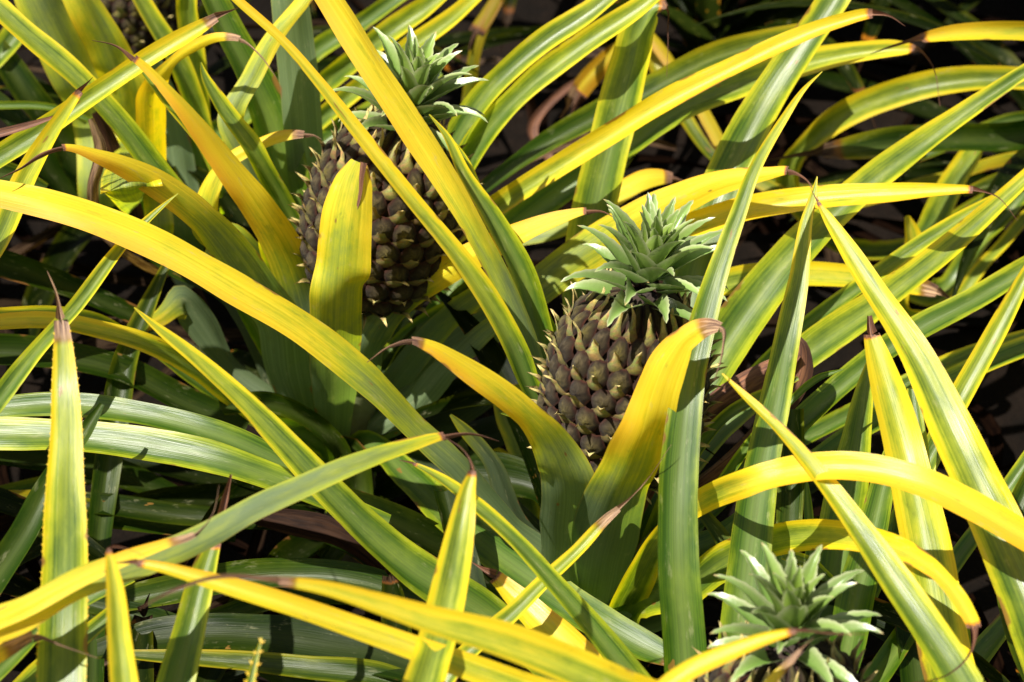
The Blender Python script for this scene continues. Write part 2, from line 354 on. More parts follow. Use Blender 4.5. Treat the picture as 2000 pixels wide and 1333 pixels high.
# ------------------------------------------------------------------ fruit
def mixc(a, b, t): t = min(1, max(0, t)); return tuple(x+(y-x)*t for x, y in zip(a, b))
def fruit(key, cx, cy, d, R, HH, lean, crown_n=64, crown_s=1.0, crown_tilt=None, seed=1):
    rnd = random.Random(seed)
    C = at(cx, cy, d); ax = Vector(lean).normalized(); X = ax.cross(Vector((0, 1, 0))).normalized(); Y = ax.cross(X)
    def prof(s):                       # s -1..1 along the axis -> radius
        return R*(max(0.0, 1-abs(s)**2.9))**.5*(1-.09*s)
    def surf(s, th, off=0.):
        r = prof(s); e = 1e-3; dr = (prof(min(1, s+e))-prof(max(-1, s-e)))/(2*e)
        rd = X*math.cos(th)+Y*math.sin(th)
        nrm = (rd*HH-ax*dr).normalized() if r > 1e-5 else ax*(1 if s > 0 else -1)
        return C+ax*(HH*s)+rd*r+nrm*off, nrm, rd
    V, F, CC = [], [], []
    NS, NR = 22, 30                    # inner core
    for i in range(NR+1):
        s = -1+2*i/NR
        for j in range(NS):
            V.append(surf(max(-.999, min(.999, s)), 2*math.pi*j/NS, -.004)[0]); CC.append((.035, .022, .016))
    for i in range(NR):
        for j in range(NS): a = i*NS+j; b = i*NS+(j+1) % NS; F.append((a, b, b+NS, a+NS))
    # eyes on a staggered lattice
    rows = 9; per = 19
    purple = (.0075, .0036, .0018); fuzz = (.046, .034, .019); olive = (.12, .10, .022); pale = (.44, .36, .12); tipc = (.76, .60, .24); rim = (.035, .010, .005)
    for r in range(rows):
        s0 = -.90+1.80*r/(rows-1)
        rr = prof(s0)
        cnt = per
        for q in range(cnt):
            th = 2*math.pi*(q+.5*(r % 2)+.12*r/rows)/cnt+rnd.uniform(-.03, .03)
            s1 = s0+rnd.uniform(-.012, .012)
            ew = math.pi*rr/cnt*1.20; eh = HH*1.80/(rows-1)*.68
            if ew < .003: continue
            p, nrm, rd = surf(s1, th); tu = (ax-nrm*ax.dot(nrm)).normalized(); ts = tu.cross(nrm)
            sg = -1 if ts.dot(ax.cross(rd)) < 0 else 1
            hgt = .0058*(ew/.0110)**.5*rnd.uniform(.85, 1.15); RN, SN = 7, 18; b0 = len(V)
            k1 = rnd.uniform(.5, 1.4); ko = rnd.uniform(0, .75); pz = rnd.uniform(0, 6)
            def dome(ex, ey, extra=0.):
                f = min(1, math.hypot(ex/ew, ey/eh)); sy = ey/eh
                z = hgt*(.50*(1-f**3)**.8+.62*max(0, 1-f)**.9)*(1+.16*math.sin(math.atan2(ey, ex)*7+pz)*min(1, f*2)*(1-f))*(1+.25*sy)+.0007*math.sin(ex*900+pz)*math.sin(ey*700)*(1-f)-.002+extra
                pp, _, _ = surf(max(-.985, min(.985, s1+ey/HH)), th+sg*ex/max(rr, .012), z)
                return pp
            for a in range(RN+1):
                f = a/RN
                for b in range(SN):
                    ph = 2*math.pi*b/SN; cx_, sy_ = math.cos(ph), math.sin(ph)
                    hexr = .90+.10*math.cos(6*ph)
                    V.append(dome(cx_*f*ew*hexr, sy_*f*eh*hexr))
                    c = mixc(purple, fuzz, max(0, .9-abs(f-.45)*2)*(.35+.65*max(0, sy_))*k1)
                    c = mixc(c, olive, ko*max(0, 1-f*1.3)); c = mixc(c, fuzz, .5*max(0, math.sin(ph*11+pz+f*3))*f*(1-f)*2)
                    if f > .80: c = mixc(c, rim, (f-.80)/.2)
                    kj = rnd.uniform(.55, 1.6); CC.append(tuple(v_*kj for v_ in c))
            for a in range(RN):
                for b in range(SN):
                    i0 = b0+a*SN+b; i1 = b0+a*SN+(b+1) % SN; F.append((i0, i1, i1+SN, i0+SN))
            # the bract clasping the lower half, its tip curling free
            b0 = len(V); m = 11; ln = rnd.uniform(.007, .0125); tw = rnd.uniform(-.5, .5); bw = rnd.uniform(.85, 1.25); kb = rnd.uniform(.35, 1.15); kd = rnd.uniform(0, .35); topb = max(0, s0)**2
            for a in range(m+1):
                t = a/m; ey = eh*(-.95+.92*min(1, t/.72)); lift = max(0, (t-.45)/.55)
                ww = ew*bw*(1-t)**1.1*(.85+.15*math.sin(t*9))+.0003
                for u in (-1, -.5, 0, .5, 1):
                    q_ = dome(u*ww, ey, .0019*(1-abs(u))+.0004)
                    q_ += nrm*(ln*lift**1.5*1.05)+tu*(ln*(.30+.35*topb)*lift**2)+ts*(tw*ln*lift**2)-nrm*(abs(u)*.0012*lift)
                    V.append(q_)
                    c = mixc(mixc(rim, olive, t*9), pale, (t-.12)*2.2*kb)
                    c = mixc(c, (.06, .03, .014), min(1, kd+.75*abs(u)**2)*(1-t)**.6); c = tuple(v_*rnd.uniform(.75, 1.25) for v_ in c); c = mixc(c, tipc, (t-.7)*3.0)
                    if t > .97: c = mixc(c, rim, .4)
                    CC.append(c)
            for a in range(m):
                for j in range(4): i0 = b0+a*5+j; F.append((i0, i0+1, i0+6, i0+5))
    fr = mesh_obj('fruit', V, F, CC, M_EYE, PLANTS[key])
    # stalk
    bot = C-ax*HH*.95; foot = Vector(PLANTS[key].location); V, F, CC = [], [], []
    for i in range(13):
        t = i/12; c = foot.lerp(bot, t)+Vector((0, 0, 0)); r = .024-.006*t+.003*math.sin(t*40)
        for j in range(12):
            a = 2*math.pi*j/12; V.append(c+Vector((math.cos(a)*r, math.sin(a)*r, 0))); CC.append(mixc((.12, .09, .05), (.14, .18, .07), t))
    for i in range(12):
        for j in range(12): a = i*12+j; b = i*12+(j+1) % 12; F.append((a, b, b+12, a+12))
    mesh_obj('stalk', V, F, CC, M_STALK, PLANTS[key])
    # crown: rosette of short stiff leaves
    ca = Vector(crown_tilt or lean).normalized(); cb = C+ax*HH*.90; V, F, CC = [], [], []
    X2 = ca.cross(Vector((0, 1, 0))).normalized(); Y2 = ca.cross(X2)
    for i in range(crown_n):
        t = i/(crown_n-1)                        # 0 outermost/lowest, 1 innermost
        az = i*2.39996+rnd.uniform(-.15, .15); rad = X2*math.cos(az)+Y2*math.sin(az); sd = ca.cross(rad)
        p = cb+ca*(.052*t**.8*crown_s)+rad*(.021*(1-t*.8)*crown_s)
        el = math.radians(16+72*t**.9)+rnd.uniform(-.12, .12); bend = math.radians(90-62*t)*rnd.uniform(.8, 1.25)
        ln = (.033+.030*math.sin(math.pi*min(1, t*.95+.12))**.8)*crown_s*rnd.uniform(.85, 1.12)
        if t > .85: ln *= 1.0
        wd = .0250*crown_s*rnd.uniform(.85, 1.1)*(1 if t < .8 else .85); m = 14; b0 = len(V); st = ln/m
        shade = rnd.uniform(.8, 1.15); dryt = rnd.random() < .5; tw = rnd.uniform(-.5, .5)
        for a in range(m+1):
            s = a/m; T = rad*math.cos(el)+ca*math.sin(el); N_ = -rad*math.sin(el)+ca*math.cos(el)
            ww = wd*.5*max(0, 1-s)**1.05*(1+.45*s)+.0001
            for j in range(7):
                u = -1+j/3; tooth = 0
                if abs(u) == 1 and a % 2 == 1 and s < .93: tooth = .0009*crown_s
                V.append(p+sd*(u*ww*.93+(tooth if u > 0 else -tooth))+N_*(ww*.75*abs(u)**1.4))
                c = mixc((.11, .22, .028), (.31, .38, .15), abs(u)*.5+.35*s)
                c = mixc(c, (.24, .34, .02), .9*max(0, t-.4)/.6*(1-.8*s)) 
                c = tuple(x*shade for x in c)
                c = mixc(c, (.50, .50, .32), max(0, abs(u)-.7)/.3*.6)
                if s > .93: c = mixc(c, (.50, .36, .15) if dryt else (.42, .42, .22), (s-.93)/.07)
                CC.append(c)
            p = p+T*st+sd*(tw*st*.25*s); el -= bend/m*(.05+1.9*s*s*1.4)
        for a in range(m):
            for j in range(6): i0 = b0+a*7+j; F.append((i0, i0+1, i0+8, i0+7))
    mesh_obj('crown', V, F, CC, M_CROWN, fr)
    return fr

# ================================================================== ground
def ground():
    V, F, CC = [], [], []; n = 90; sz = 60.
    for i in range(n+1):
        for j in range(n+1):
            fx = (i/n*2-1); fy = (j/n*2-1); x = math.copysign(abs(fx)**2.6*sz, fx); y = 2.2+math.copysign(abs(fy)**2.6*sz, fy)
            z = .03*noise.noise((x*4, y*4, 0))+.012*noise.noise((x*17, y*17, 3))-.01
            V.append((x, y, z)); CC.append((1, 1, 1))
    for i in range(n):
        for j in range(n): a = i*(n+1)+j; F.append((a, a+n+1, a+n+2, a+1))
    o = mesh_obj('ground', V, F, CC, M_SOIL); o['kind'] = 'structure'
ground()
# ================================================================== plants and their traced leaves
plant('A', -.16, 1.72, 'pineapple plant whose fruit stands left of centre behind a leaf with a torn top')
plant('B', .07, 1.486, 'pineapple plant in the middle with the most fully visible fruit behind a yellow leaf')
plant('C', .183, 1.17, 'near pineapple plant at the bottom right, only the green crown of its fruit showing')
plant('D', -.42, 2.32, 'pineapple plant at the top left with a dark blurred fruit behind yellow leaves')
plant('E', -.62, 1.62, 'pineapple plant off the left edge sending long level leaves into the middle of the picture')
plant('F', -.27, 1.10, 'near plant at the bottom left with an upright saw-edged leaf with pinkish dry tip')
plant('J', -.06, 1.10, 'near plant at the bottom centre with one upright yellow-edged leaf pointing at the left fruit')
plant('G', .47, 1.22, 'near plant at the bottom right corner with wide pale leaves with bright yellow edges')
plant('H', .66, 2.25, 'shaded plant beyond the right fruit, its long green leaves lying level at the right edge')

# --- plant A
leaf('A', '622,830,60 612,720,100 598,620,112 560,500,108 500,400,100 420,290,76 340,190,46 262,112,22 225,88,8 180,79,2', [2.17,2.08,2.0,1.95,1.93], 'b', (.0,.05,.30,.95,1.25,1.3,1.2), 2, ws=.80)
leaf('A', '600,850,60 560,740,100 545,640,108 480,530,110 400,430,96 300,355,72 200,308,36 120,288,16 80,300,24 40,328,12 0,348,3', [2.16,2.05,1.95,1.88,1.83], 'b', (.0,.0,.2,.7,1.3,1.35), 3, ws=.9)
a1 = leaf('A', '655,860,70 655,760,105 658,600,116 668,470,120 680,390,104 692,340,74 700,317,42', [2.16,2.05,1.96,1.93,1.92], 'b', (.05,.05,.25,.55,.7,.85), 0, label='broad upright leaf with a torn blunt top', ws=.9)
leaf('A', '710,318,14 706,345,10 703,380,7 694,410,8 684,440,5 674,462,2', [1.915,1.925,1.935], 'b', (1,1), alldry=True, name='dry_tear', ext=False, parent=a1)
leaf('A', '690,830,60 705,760,75 725,660,80 800,575,76 900,510,66 1000,460,52 1100,422,26 1150,411,12 1175,412,7 1205,428,2', [2.17,2.08,2.03,1.99,1.97], 'b', (0,.1,.45,1.0,1.3,1.5), 2)
leaf('A', '700,830,60 780,760,80 850,700,90 960,630,100 1080,535,112 1180,468,112 1300,402,95 1400,358,62 1500,338,30 1545,333,18 1575,350,12 1600,392,3', [2.19,2.16,2.12,2.05,1.98], 'b', (0,.05,.3,.9,1.1,1.2), 2, ws=.85)
leaf('A', '720,830,60 760,760,70 830,670,75 900,600,60 960,560,40 1010,520,20', [2.2,2.15,2.1], 'b', (0,.1,.4,.7))
leaf('A', '720,850,60 800,800,70 870,720,70 930,660,55 1000,600,30', [2.17,2.12,2.08], 'b', (0,.0,.1,.5))
leaf('A', '700,850,50 780,720,75 870,620,60 930,570,50 1000,545,30', [2.21,2.2,2.2], 'a', (0,.0,.1,.3), shade_tone=0.35)
leaf('A', '740,880,50 830,840,60 920,790,60 1000,740,50 1080,700,40', [2.2,2.2,2.2], 'b', (0,0,.1,.5), shade_tone=0.35)
leaf('A', '730,900,50 850,870,60 960,840,70 1060,800,60 1160,770,40', [2.21,2.2,2.2], 'b', (0,0,0,.3), shade_tone=0.21)
leaf('A', '640,850,60 590,780,95 520,640,110 470,560,90 440,480,60', [2.22,2.2,2.2], 'b', (0,0,0,0), shade_tone=0.35)
leaf('A', '610,640,60 600,350,75 592,250,78 580,110,80 562,-30,72', [2.25,2.22,2.18,2.15,2.12], 'b', (0,0,.1,.25), ah=.2)
leaf('A', '590,620,60 570,420,90 545,300,92 500,180,84 440,60,66 405,-20,55', [2.25,2.2,2.17,2.14], 'a', (0,0,.1,.2), ah=.2)
leaf('A', '610,620,45 590,480,44 545,380,48 490,290,48 430,205,36 396,140,12 392,122,3', [2.15,2.1,2.05,2.04], 'a', (.1,.2,.45), ah=.2)
leaf('A', '560,620,50 520,440,50 470,370,46 430,320,44 370,250,42 312,182,30 275,135,10 266,118,2', [2.15,2.06,2.0,1.99], 'a', (.15,.4,.4), ah=.2)
leaf('A', '600,800,60 500,640,55 410,470,52 370,418,56 300,332,60 230,242,60 150,155,60 60,78,60 -30,0,60', [2.2,2.15,2.1,2.07,2.05,2.05], 'a', (0,.1,.4,.6))
leaf('A', '560,760,50 480,520,55 400,440,55 405,380,45 450,310,38 500,283,28 560,263,22 598,262,13 614,264,6 628,272,2', [2.2,2.12,2.08,2.06], 'b', (0,.3,.7,1.15), 2)
leaf('A', '560,560,50 480,300,56 450,235,54 490,150,46 530,75,42 590,0,38 620,-40,36', [2.18,2.12,2.1], 'b', (0,.4,.75,.8))
leaf('A', '540,560,60 440,470,70 395,540,20', [2.2,2.15,2.15], 'b', (.3,.5,.6))
# right-hand leaves of A that pass behind its fruit
leaf('A', '760,560,40 880,300,60 960,180,62 1060,88,58 1160,20,52 1220,-30,50', [2.24,2.18,2.15,2.14], 'a', (0,.2,.45,.5), ah=.22)
leaf('A', '790,560,40 900,340,60 950,262,66 1035,172,62 1140,92,58 1260,10,50 1330,-50,40', [2.24,2.17,2.13,2.12], 'a', (0,.25,.5,.6), ah=.22)
leaf('A', '760,640,40 880,470,60 1000,385,64 1100,322,64 1200,262,62 1320,190,60 1430,135,52 1560,74,44 1640,45,34 1710,29,20 1735,32,10 1768,52,2', [2.23,2.15,2.1,2.06,2.04], 'a', (.1,.55,.9,1.15,1.3), 2, ws=.84)
leaf('A', '790,700,40 960,480,60 1080,390,78 1200,305,76 1330,215,74 1450,165,68 1560,130,58 1680,104,42 1760,97,28 1795,100,12 1818,125,6 1836,208,2', [2.24,2.24,2.25,2.26,2.24], 'a', (0,.1,.2,.5,1.1), 2)
leaf('A', '1000,330,40 1270,180,60 1400,112,50 1500,82,44 1580,60,30', [2.32,2.34,2.36], 'a', (0,.3,.5), shade_tone=0.55)
leaf('A', '820,640,40 1040,560,60 1230,480,58 1340,450,56 1450,415,54 1600,390,50 1750,380,38 1850,374,24 1900,373,16 1945,384,9 1988,432,2', [2.2,2.14,2.08,2.03,2.0], 'a', (.2,.6,.8,.95,1.1), 2)
leaf('A', '960,480,30 1100,440,40 1200,380,50 1270,345,40 1320,348,18 1340,355,4', [2.3,2.3,2.32], 'b', (.3,.8,1.4), 1)
leaf('A', '740,880,60 800,935,84 880,1010,98 980,1090,96 1080,1160,90 1180,1222,80 1280,1275,60 1330,1295,26 1362,1302,4', [2.13,2.03,1.95,1.9,1.86], 'a', (.1,.15,.1,.05), 1, cup=.25)
leaf('A', '660,880,55 600,820,45 520,790,42 430,800,34', [2.14,2.1,2.06], 'a', (0,.0,.1), shade_tone=0.42)
leaf('A', '640,880,55 540,830,60 440,760,62 370,712,50 280,672,42 200,650,38 100,632,36 0,634,34 -60,640,30', [2.16,2.08,2.0,1.97,1.95], 'a', (.1,.3,.6,.9,1.1))
leaf('A', '620,880,55 500,820,50 380,740,45 250,655,20 200,630,24 120,616,26 0,618,26 -60,620,22', [2.2,2.14,2.08,2.04], 'a', (0,.2,.5,.8))
leaf('A', '590,830,40 440,700,50 390,620,80 360,585,70 310,620,40 270,640,18 240,645,4', [2.2,2.2,2.18,2.14], 'b', (0,0,.1,1.4), 1, shade_tone=0.7)
leaf('A', '620,830,40 500,640,60 420,560,55 330,520,50 230,440,40', [2.24,2.26,2.28], 'a', (0,0,0,.1), shade_tone=0.35)
leaf('A', '680,880,50 700,960,60 690,1030,70 640,1100,60', [2.16,2.15,2.14], 'a', (0,0,.1), shade_tone=0.28)

# --- plant B
leaf('B', '1100,1130,100 1000,1030,86 960,985,84 890,905,88 830,850,90 720,740,98 600,645,98 450,552,94 300,470,86 150,410,78 0,375,66 -80,362,60', [1.99,1.93,1.88,1.85,1.84,1.84], 'b', (0,.15,.5,.95,1.15,1.3,1.35), cup=.22, ws=.82)
leaf('B', '1100,1130,90 1105,1040,112 1110,960,122 1072,860,96 985,770,74 900,710,54 840,676,32 800,664,16 765,674,12 716,708,3', [1.93,1.80,1.74,1.71,1.69], 'b', (0,.0,.15,.8,1.2,1.3), 2, ws=.92)
leaf('B', '1160,1170,120 1180,1060,140 1212,960,126 1238,900,118 1257,850,106 1282,760,92 1306,702,88 1338,660,66 1382,637,36 1410,640,20 1412,680,16 1396,742,4', [1.95,1.80,1.72,1.69,1.66], 'b', (0,.0,.2,1.0,1.2,1.35), 2, cup=.36, k=.4, ws=1.0)
leaf('B', '1110,1100,60 1090,860,60 1035,760,56 1012,700,64 965,610,64 905,520,62 800,390,54 700,262,46 620,160,36 560,90,34 450,-10,30 400,-60,28', [2.0,1.93,1.89,1.87,1.85], 'a', (0,.2,.7,1.05,1.15), cup=.5, ws=.80)
leaf('B', '1120,1100,60 1110,900,50 1062,760,50 1030,660,56 985,555,62 930,450,70 870,345,80 800,235,86 720,115,86 640,-10,76 600,-70,70', [2.02,1.97,1.93,1.91,1.9], 'b', (0,.1,.5,1.0,1.15,1.2), ws=.78)
leaf('B', '1125,1100,50 1100,860,44 1078,760,50 1050,640,54 1010,520,54 955,420,46 905,340,30 870,265,16 838,224,3', [2.06,2.0,1.97,1.96], 'a', (0,.1,.2,.6))
leaf('B', '1130,1100,40 1110,820,36 1085,700,38 1040,590,40 990,490,34 940,400,30 900,300,14 880,270,4', [2.08,2.03,2.0,1.99], 'a', (0,0,.1,.4))
leaf('B', '1180,1080,60 1150,700,80 1140,560,88 1152,470,92 1172,370,92 1202,250,88 1236,125,82 1258,50,70 1282,14,56 1300,18,18 1304,60,7 1302,150,3', [2.1,2.16,2.17,2.16,2.13], 'a', (.1,.15,.25,.35,.4), 2)
leaf('B', '1200,1080,60 1330,640,90 1385,440,96 1420,350,94 1455,280,90 1505,190,84 1560,105,78 1625,10,74 1660,-50,70', [2.06,2.12,2.14,2.14], 'a', (.1,.2,.3,.4), cup=.38)
leaf('B', '1230,1080,60 1330,830,90 1400,705,112 1500,562,116 1600,450,98 1700,360,80 1800,285,64 1900,212,48 2010,138,34 2080,95,26', [2.0,2.03,2.07,2.09,2.1], 'a', (.1,.2,.3,.4,.6), cup=.5)
leaf('B', '1250,1080,60 1380,870,76 1480,775,80 1570,700,84 1700,608,78 1800,530,70 1900,445,58 2010,345,44 2080,280,34', [1.99,2.02,2.06,2.09], 'a', (.1,.2,.5,.6))
leaf('B', '1250,1080,40 1380,850,40 1560,650,40 1700,548,40 1850,445,34 1950,385,16', [2.03,2.06,2.1,2.12], 'a', (.1,.2,.3,.5))
leaf('B', '1240,1120,60 1400,985,60 1470,910,64 1560,830,66 1650,752,64 1780,655,62 1900,590,54 2010,525,48 2070,490,40', [1.97,2.0,2.03,2.05], 'a', (.0,.1,.25,.35))
leaf('B', '1240,1140,60 1400,1060,60 1560,930,54 1650,862,50 1780,788,50 1900,725,46 2010,680,44 2070,660,40', [1.97,2.02,2.06,2.1], 'a', (.0,.1,.3,.5))
leaf('B', '1240,1140,40 1500,900,40 1700,790,40 1830,720,34 2010,655,22', [2.06,2.1,2.14,2.16], 'a', (.0,.1,.4,.5))
leaf('B', '1220,1090,60 1300,780,56 1380,575,52 1500,546,52 1660,546,48 1770,560,40 1830,574,24 1862,588,6', [2.12,2.18,2.22,2.22], 'a', (.1,.2,.5,.9), 1)
leaf('B', '1230,1160,70 1290,1050,60 1340,1000,58 1400,965,58 1460,943,60 1530,925,58 1620,915,54 1700,920,56 1800,945,62 1900,992,66 2010,1055,64 2090,1100,60', [1.92,1.8,1.68,1.65,1.63,1.62,1.62], 'a', (.3,.6,1.05,1.2,1.25), cup=.3)
leaf('B', '1240,1180,80 1340,1150,88 1410,1100,84 1500,1060,68 1600,1046,62 1700,1060,56 1790,1092,46 1850,1140,42 1885,1190,38 1903,1232,28 1893,1280,14 1850,1320,8 1780,1336,4', [1.93,1.86,1.78,1.68,1.6,1.54,1.5], 'a', (.2,.35,.6,1.1,1.25), 3, cup=.3)
leaf('B', '1200,1190,90 1240,1120,84 1290,1050,70 1330,1010,50 1370,985,26', [1.97,1.95,1.93], 'b', (0,0,.1,.2), cup=.45)
leaf('B', '1190,1200,70 1225,1170,64 1260,1120,50 1290,1090,24', [1.95,1.92], 'b', (0,0,.0,.2), cup=.5)
leaf('B', '1230,1220,60 1290,1200,60 1340,1160,50 1400,1100,36', [1.97,1.95], 'b', (0,0,.1,.5))
leaf('B', '1110,1130,60 1010,1000,60 930,950,70 850,940,50', [2.04,2.05,2.07], 'b', (0,0,0,0), shade_tone=0.35)
leaf('B', '1120,1090,50 1050,960,70 960,940,90 850,930,80 760,880,50', [2.08,2.12,2.14], 'a', (0,0,0,.3), shade_tone=0.25)
leaf('B', '1150,1090,50 1040,940,50 1020,860,80 1000,820,80 980,780,50', [2.12,2.14,2.16], 'a', (0,.2,.3,.5))
leaf('B', '1150,1100,50 1030,1040,80 1010,950,70 940,900,80 900,860,40', [2.14,2.2,2.2], 'a', (0,.3,.4,.5))
leaf('B', '1120,1140,40 1000,1000,50 960,900,40 900,830,30 880,810,8', [2.02,2.0,2.0], 'b', (0,0,.2,.6), shade_tone=0.35)
leaf('B', '1110,900,20 1060,840,20 1010,815,14 978,808,2', [1.93,1.86,1.84], 'a', (.2,.2,.3))
leaf('B', '1260,1090,40 1400,960,30 1480,850,26 1540,790,22 1600,740,16 1646,722,2', [1.95,1.9,1.87,1.86], 'a', (.1,.1,.1))
leaf('B', '1260,1090,40 1370,870,40 1420,815,32 1500,770,24 1560,740,10', [1.99,1.96,1.94], 'a', (.1,.2,.3))
leaf('B', '1280,1120,60 1400,950,50 1470,880,50 1540,800,44', [2.04,2.06,2.08], 'b', (.1,.0,.1))
leaf('B', '1240,980,50 1330,850,60 1400,780,70 1470,735,64 1530,705,44 1560,690,16', [1.98,1.97,1.96], 'b', (1.,1.), 0, alldry=True, name='dead_leaf', cup=.7, label='withered brown leaf beside the fruit')
leaf('B', '1300,1000,40 1450,870,50 1530,780,56 1560,710,56 1562,670,34 1540,650,16', [2.0,1.98,1.96], 'b', (1.,1.), 0, alldry=True, name='dead_leaf', cup=.9)

# --- plant C (foreground right) and its long upright leaves
leaf('C', '1345,1400,90 1338,1280,86 1325,1100,84 1328,900,76 1352,720,62 1398,545,48 1440,425,36 1478,325,27 1530,235,20 1575,170,11 1606,140,2', [1.7,1.7,1.72,1.76,1.8], 'a', (.0,.0,.15,.35,.8), cup=.3)
leaf('C', '1430,1420,96 1445,1290,96 1468,1060,84 1490,900,70 1515,780,62 1540,650,52 1560,550,42 1576,430,24 1590,375,12 1596,345,2', [1.66,1.72,1.78,1.83,1.85], 'a', (0,.05,.15,.3,.7), cup=.3)
leaf('C', '1180,1440,90 1050,1290,84 960,1210,96 880,1160,104 800,1108,102 720,1040,96 640,960,86 560,872,74 470,780,56 380,700,40 300,635,20 262,601,3', [1.76,1.77,1.76,1.74,1.73,1.72], 'a', (.05,.1,.2,.4,.8), cup=.28)
leaf('C', '1320,1440,76 1240,1335,68 1160,1232,60 1080,1140,50 1010,1062,46 930,990,40 850,930,20 800,905,6 780,900,2', [1.68,1.68,1.68,1.68], 'a', (.05,.15,.3,.6), 1)
leaf('C', '1260,1440,90 1190,1355,86 1130,1290,82 1060,1222,74 1000,1162,52 965,1128,30 945,1115,16 920,1098,3', [1.64,1.68,1.72,1.74], 'a', (.8,1.0,1.15,1.5), 2, ws=1.2, label='yellow leaf with an orange rusted edge')
leaf('C', '1500,1480,90 1330,1400,92 1200,1350,90 1100,1308,84 1000,1268,76 850,1222,64 750,1188,48 620,1150,28 540,1138,18 430,1130,16 330,1160,14 268,1192,3', [1.48,1.42,1.4,1.38,1.37], 'a', (.3,.45,.85,1.2), 3)
leaf('C', '1400,1520,70 1180,1400,64 1000,1340,58 880,1296,54 800,1268,52 700,1234,48 550,1182,44 400,1135,32 300,1108,20 262,1102,14 222,1100,3', [1.52,1.5,1.49,1.48,1.48], 'a', (.4,.6,.9,1.2), 1)
leaf('C', '1240,1400,44 1290,1352,44 1350,1312,44 1430,1276,38 1510,1246,24 1556,1235,13 1620,1238,8 1692,1240,3', [1.42,1.42,1.42], 'a', (.9,1.,1.2), 2)
leaf('C', '1480,1400,34 1510,1330,28 1542,1296,22 1566,1268,10 1590,1245,2', [1.45,1.45], 'a', (.9,1.1), 1)
leaf('C', '1560,1420,80 1600,1290,90 1625,1170,96 1650,1000,90 1672,870,62 1692,745,30 1700,700,10', [1.74,1.84,1.9,1.94], 'a', (.0,.1,.2,.4))
leaf('C', '1600,1420,70 1650,1290,74 1670,1180,78 1700,1060,66 1725,950,50 1750,850,20', [1.72,1.8,1.86], 'a', (.0,.0,.1,.2))
leaf('C', '1650,1420,60 1710,1330,62 1770,1240,58 1850,1120,48 1930,1010,42 2010,895,36 2060,820,30', [1.74,1.82,1.88,1.9], 'a', (.0,.1,.25,.4))
leaf('C', '1780,1460,70 1860,1350,76 1940,1250,60 2010,1170,50 2060,1120,40', [1.72,1.8,1.86], 'a', (.0,.2,.4))
leaf('C', '1590,1420,50 1740,1060,50 1830,870,52 1885,765,54 1945,655,48 2000,548,34 2030,490,20', [1.84,1.92,1.96,1.97], 'a', (.1,.2,.5,.7))
leaf('C', '1560,1420,30 1590,1180,30 1582,1060,22 1576,960,12 1574,930,3', [1.8,1.86,1.86], 'a', (0,.1,.1))
leaf('C', '1500,1420,60 1535,1100,54 1545,960,54 1548,880,50 1550,800,40', [1.84,1.92,1.95], 'a', (0,0,.1,.2), shade_tone=0.42)
leaf('C', '1540,1400,40 1440,1120,44 1400,1040,40 1350,980,30', [1.86,1.9,1.92], 'a', (0,.1,.2), shade_tone=0.42)
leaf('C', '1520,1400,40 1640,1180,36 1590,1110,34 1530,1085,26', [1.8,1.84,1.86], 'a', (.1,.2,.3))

# --- plant G (right foreground)
leaf('G', '2090,1420,140 2050,1300,134 2000,1160,126 1930,1000,112 1860,850,96 1790,700,76 1700,560,56 1650,480,40 1615,425,24 1595,392,6 1575,350,2', [1.6,1.66,1.7,1.76,1.82], 'a', (.15,.25,.35,.5,.7,.8), 1, cup=.45)
leaf('G', '1880,1420,108 1850,1320,108 1825,1180,104 1800,1040,98 1768,900,86 1735,780,72 1710,690,48 1700,650,30 1697,618,16', [1.66,1.72,1.77,1.8], 'a', (.35,.5,.65,.7), 1, label='pale glossy leaf ending in a blunt pink tip')
leaf('G', '1930,1430,94 1850,1290,90 1760,1158,78 1680,1040,62 1600,930,48 1520,838,32 1450,770,20 1410,730,4', [1.54,1.6,1.65,1.68], 'a', (.1,.2,.45,1.1), cup=.45)
leaf('G', '1820,1420,80 1790,1250,84 1775,1100,80 1770,1000,50', [1.76,1.82,1.86], 'a', (0,0,.1), shade_tone=0.42)
leaf('G', '2060,1420,60 1990,1250,60 1970,1120,60 1990,1000,56 2040,900,50', [1.74,1.78,1.8], 'a', (.1,.1,.3), shade_tone=0.42)
leaf('G', '1860,1420,50 1870,1250,50 1800,1020,50 1790,860,40 1780,760,20', [1.8,1.86,1.9], 'a', (.1,.2,.3))

# --- plant F (left foreground)
leaf('F', '118,1460,104 121,1333,100 125,1180,94 128,1050,86 128,950,76 130,850,64 127,750,52 123,665,36 118,620,26 108,570,15 92,530,3', [1.5,1.53,1.58,1.62,1.64], 'a', (.1,.2,.35,.5,.9), 2, teeth=.0010, cup=.16)
leaf('F', '260,1480,70 242,1333,58 234,1250,48 225,1150,36 217,1100,22 215,1072,10 245,1072,6 292,1092,2', [1.42,1.44,1.45], 'a', (.2,.35,.6,1.), 2)
leaf('F', '310,1480,92 345,1333,80 375,1220,66 400,1120,52 418,1060,34 435,1000,30 452,928,10', [1.56,1.6,1.64], 'a', (.1,.2,.3,.5), 2, label='upright leaf with a straw coloured dead tip')
leaf('F', '-120,1330,84 -40,1235,78 50,1195,74 150,1140,68 300,1088,62 400,1044,60 500,988,56 600,944,52 700,902,44 800,868,30 870,850,15 920,846,8 975,862,2', [1.46,1.5,1.56,1.6,1.66], 'b', (.8,.9,.35,.3,.5,1.2), 2, cup=.2)
leaf('F', '-60,1240,40 60,1180,44 150,1132,40 240,1090,34 320,1062,22 385,1040,13 415,1005,8 428,948,2', [1.47,1.5,1.53], 'b', (.9,1.1,1.4,1.6), 2)
leaf('F', '-100,1330,60 20,1260,40 70,1240,22 120,1260,8 190,1285,3', [1.5,1.5], 'b', (.9,1.2), 2)
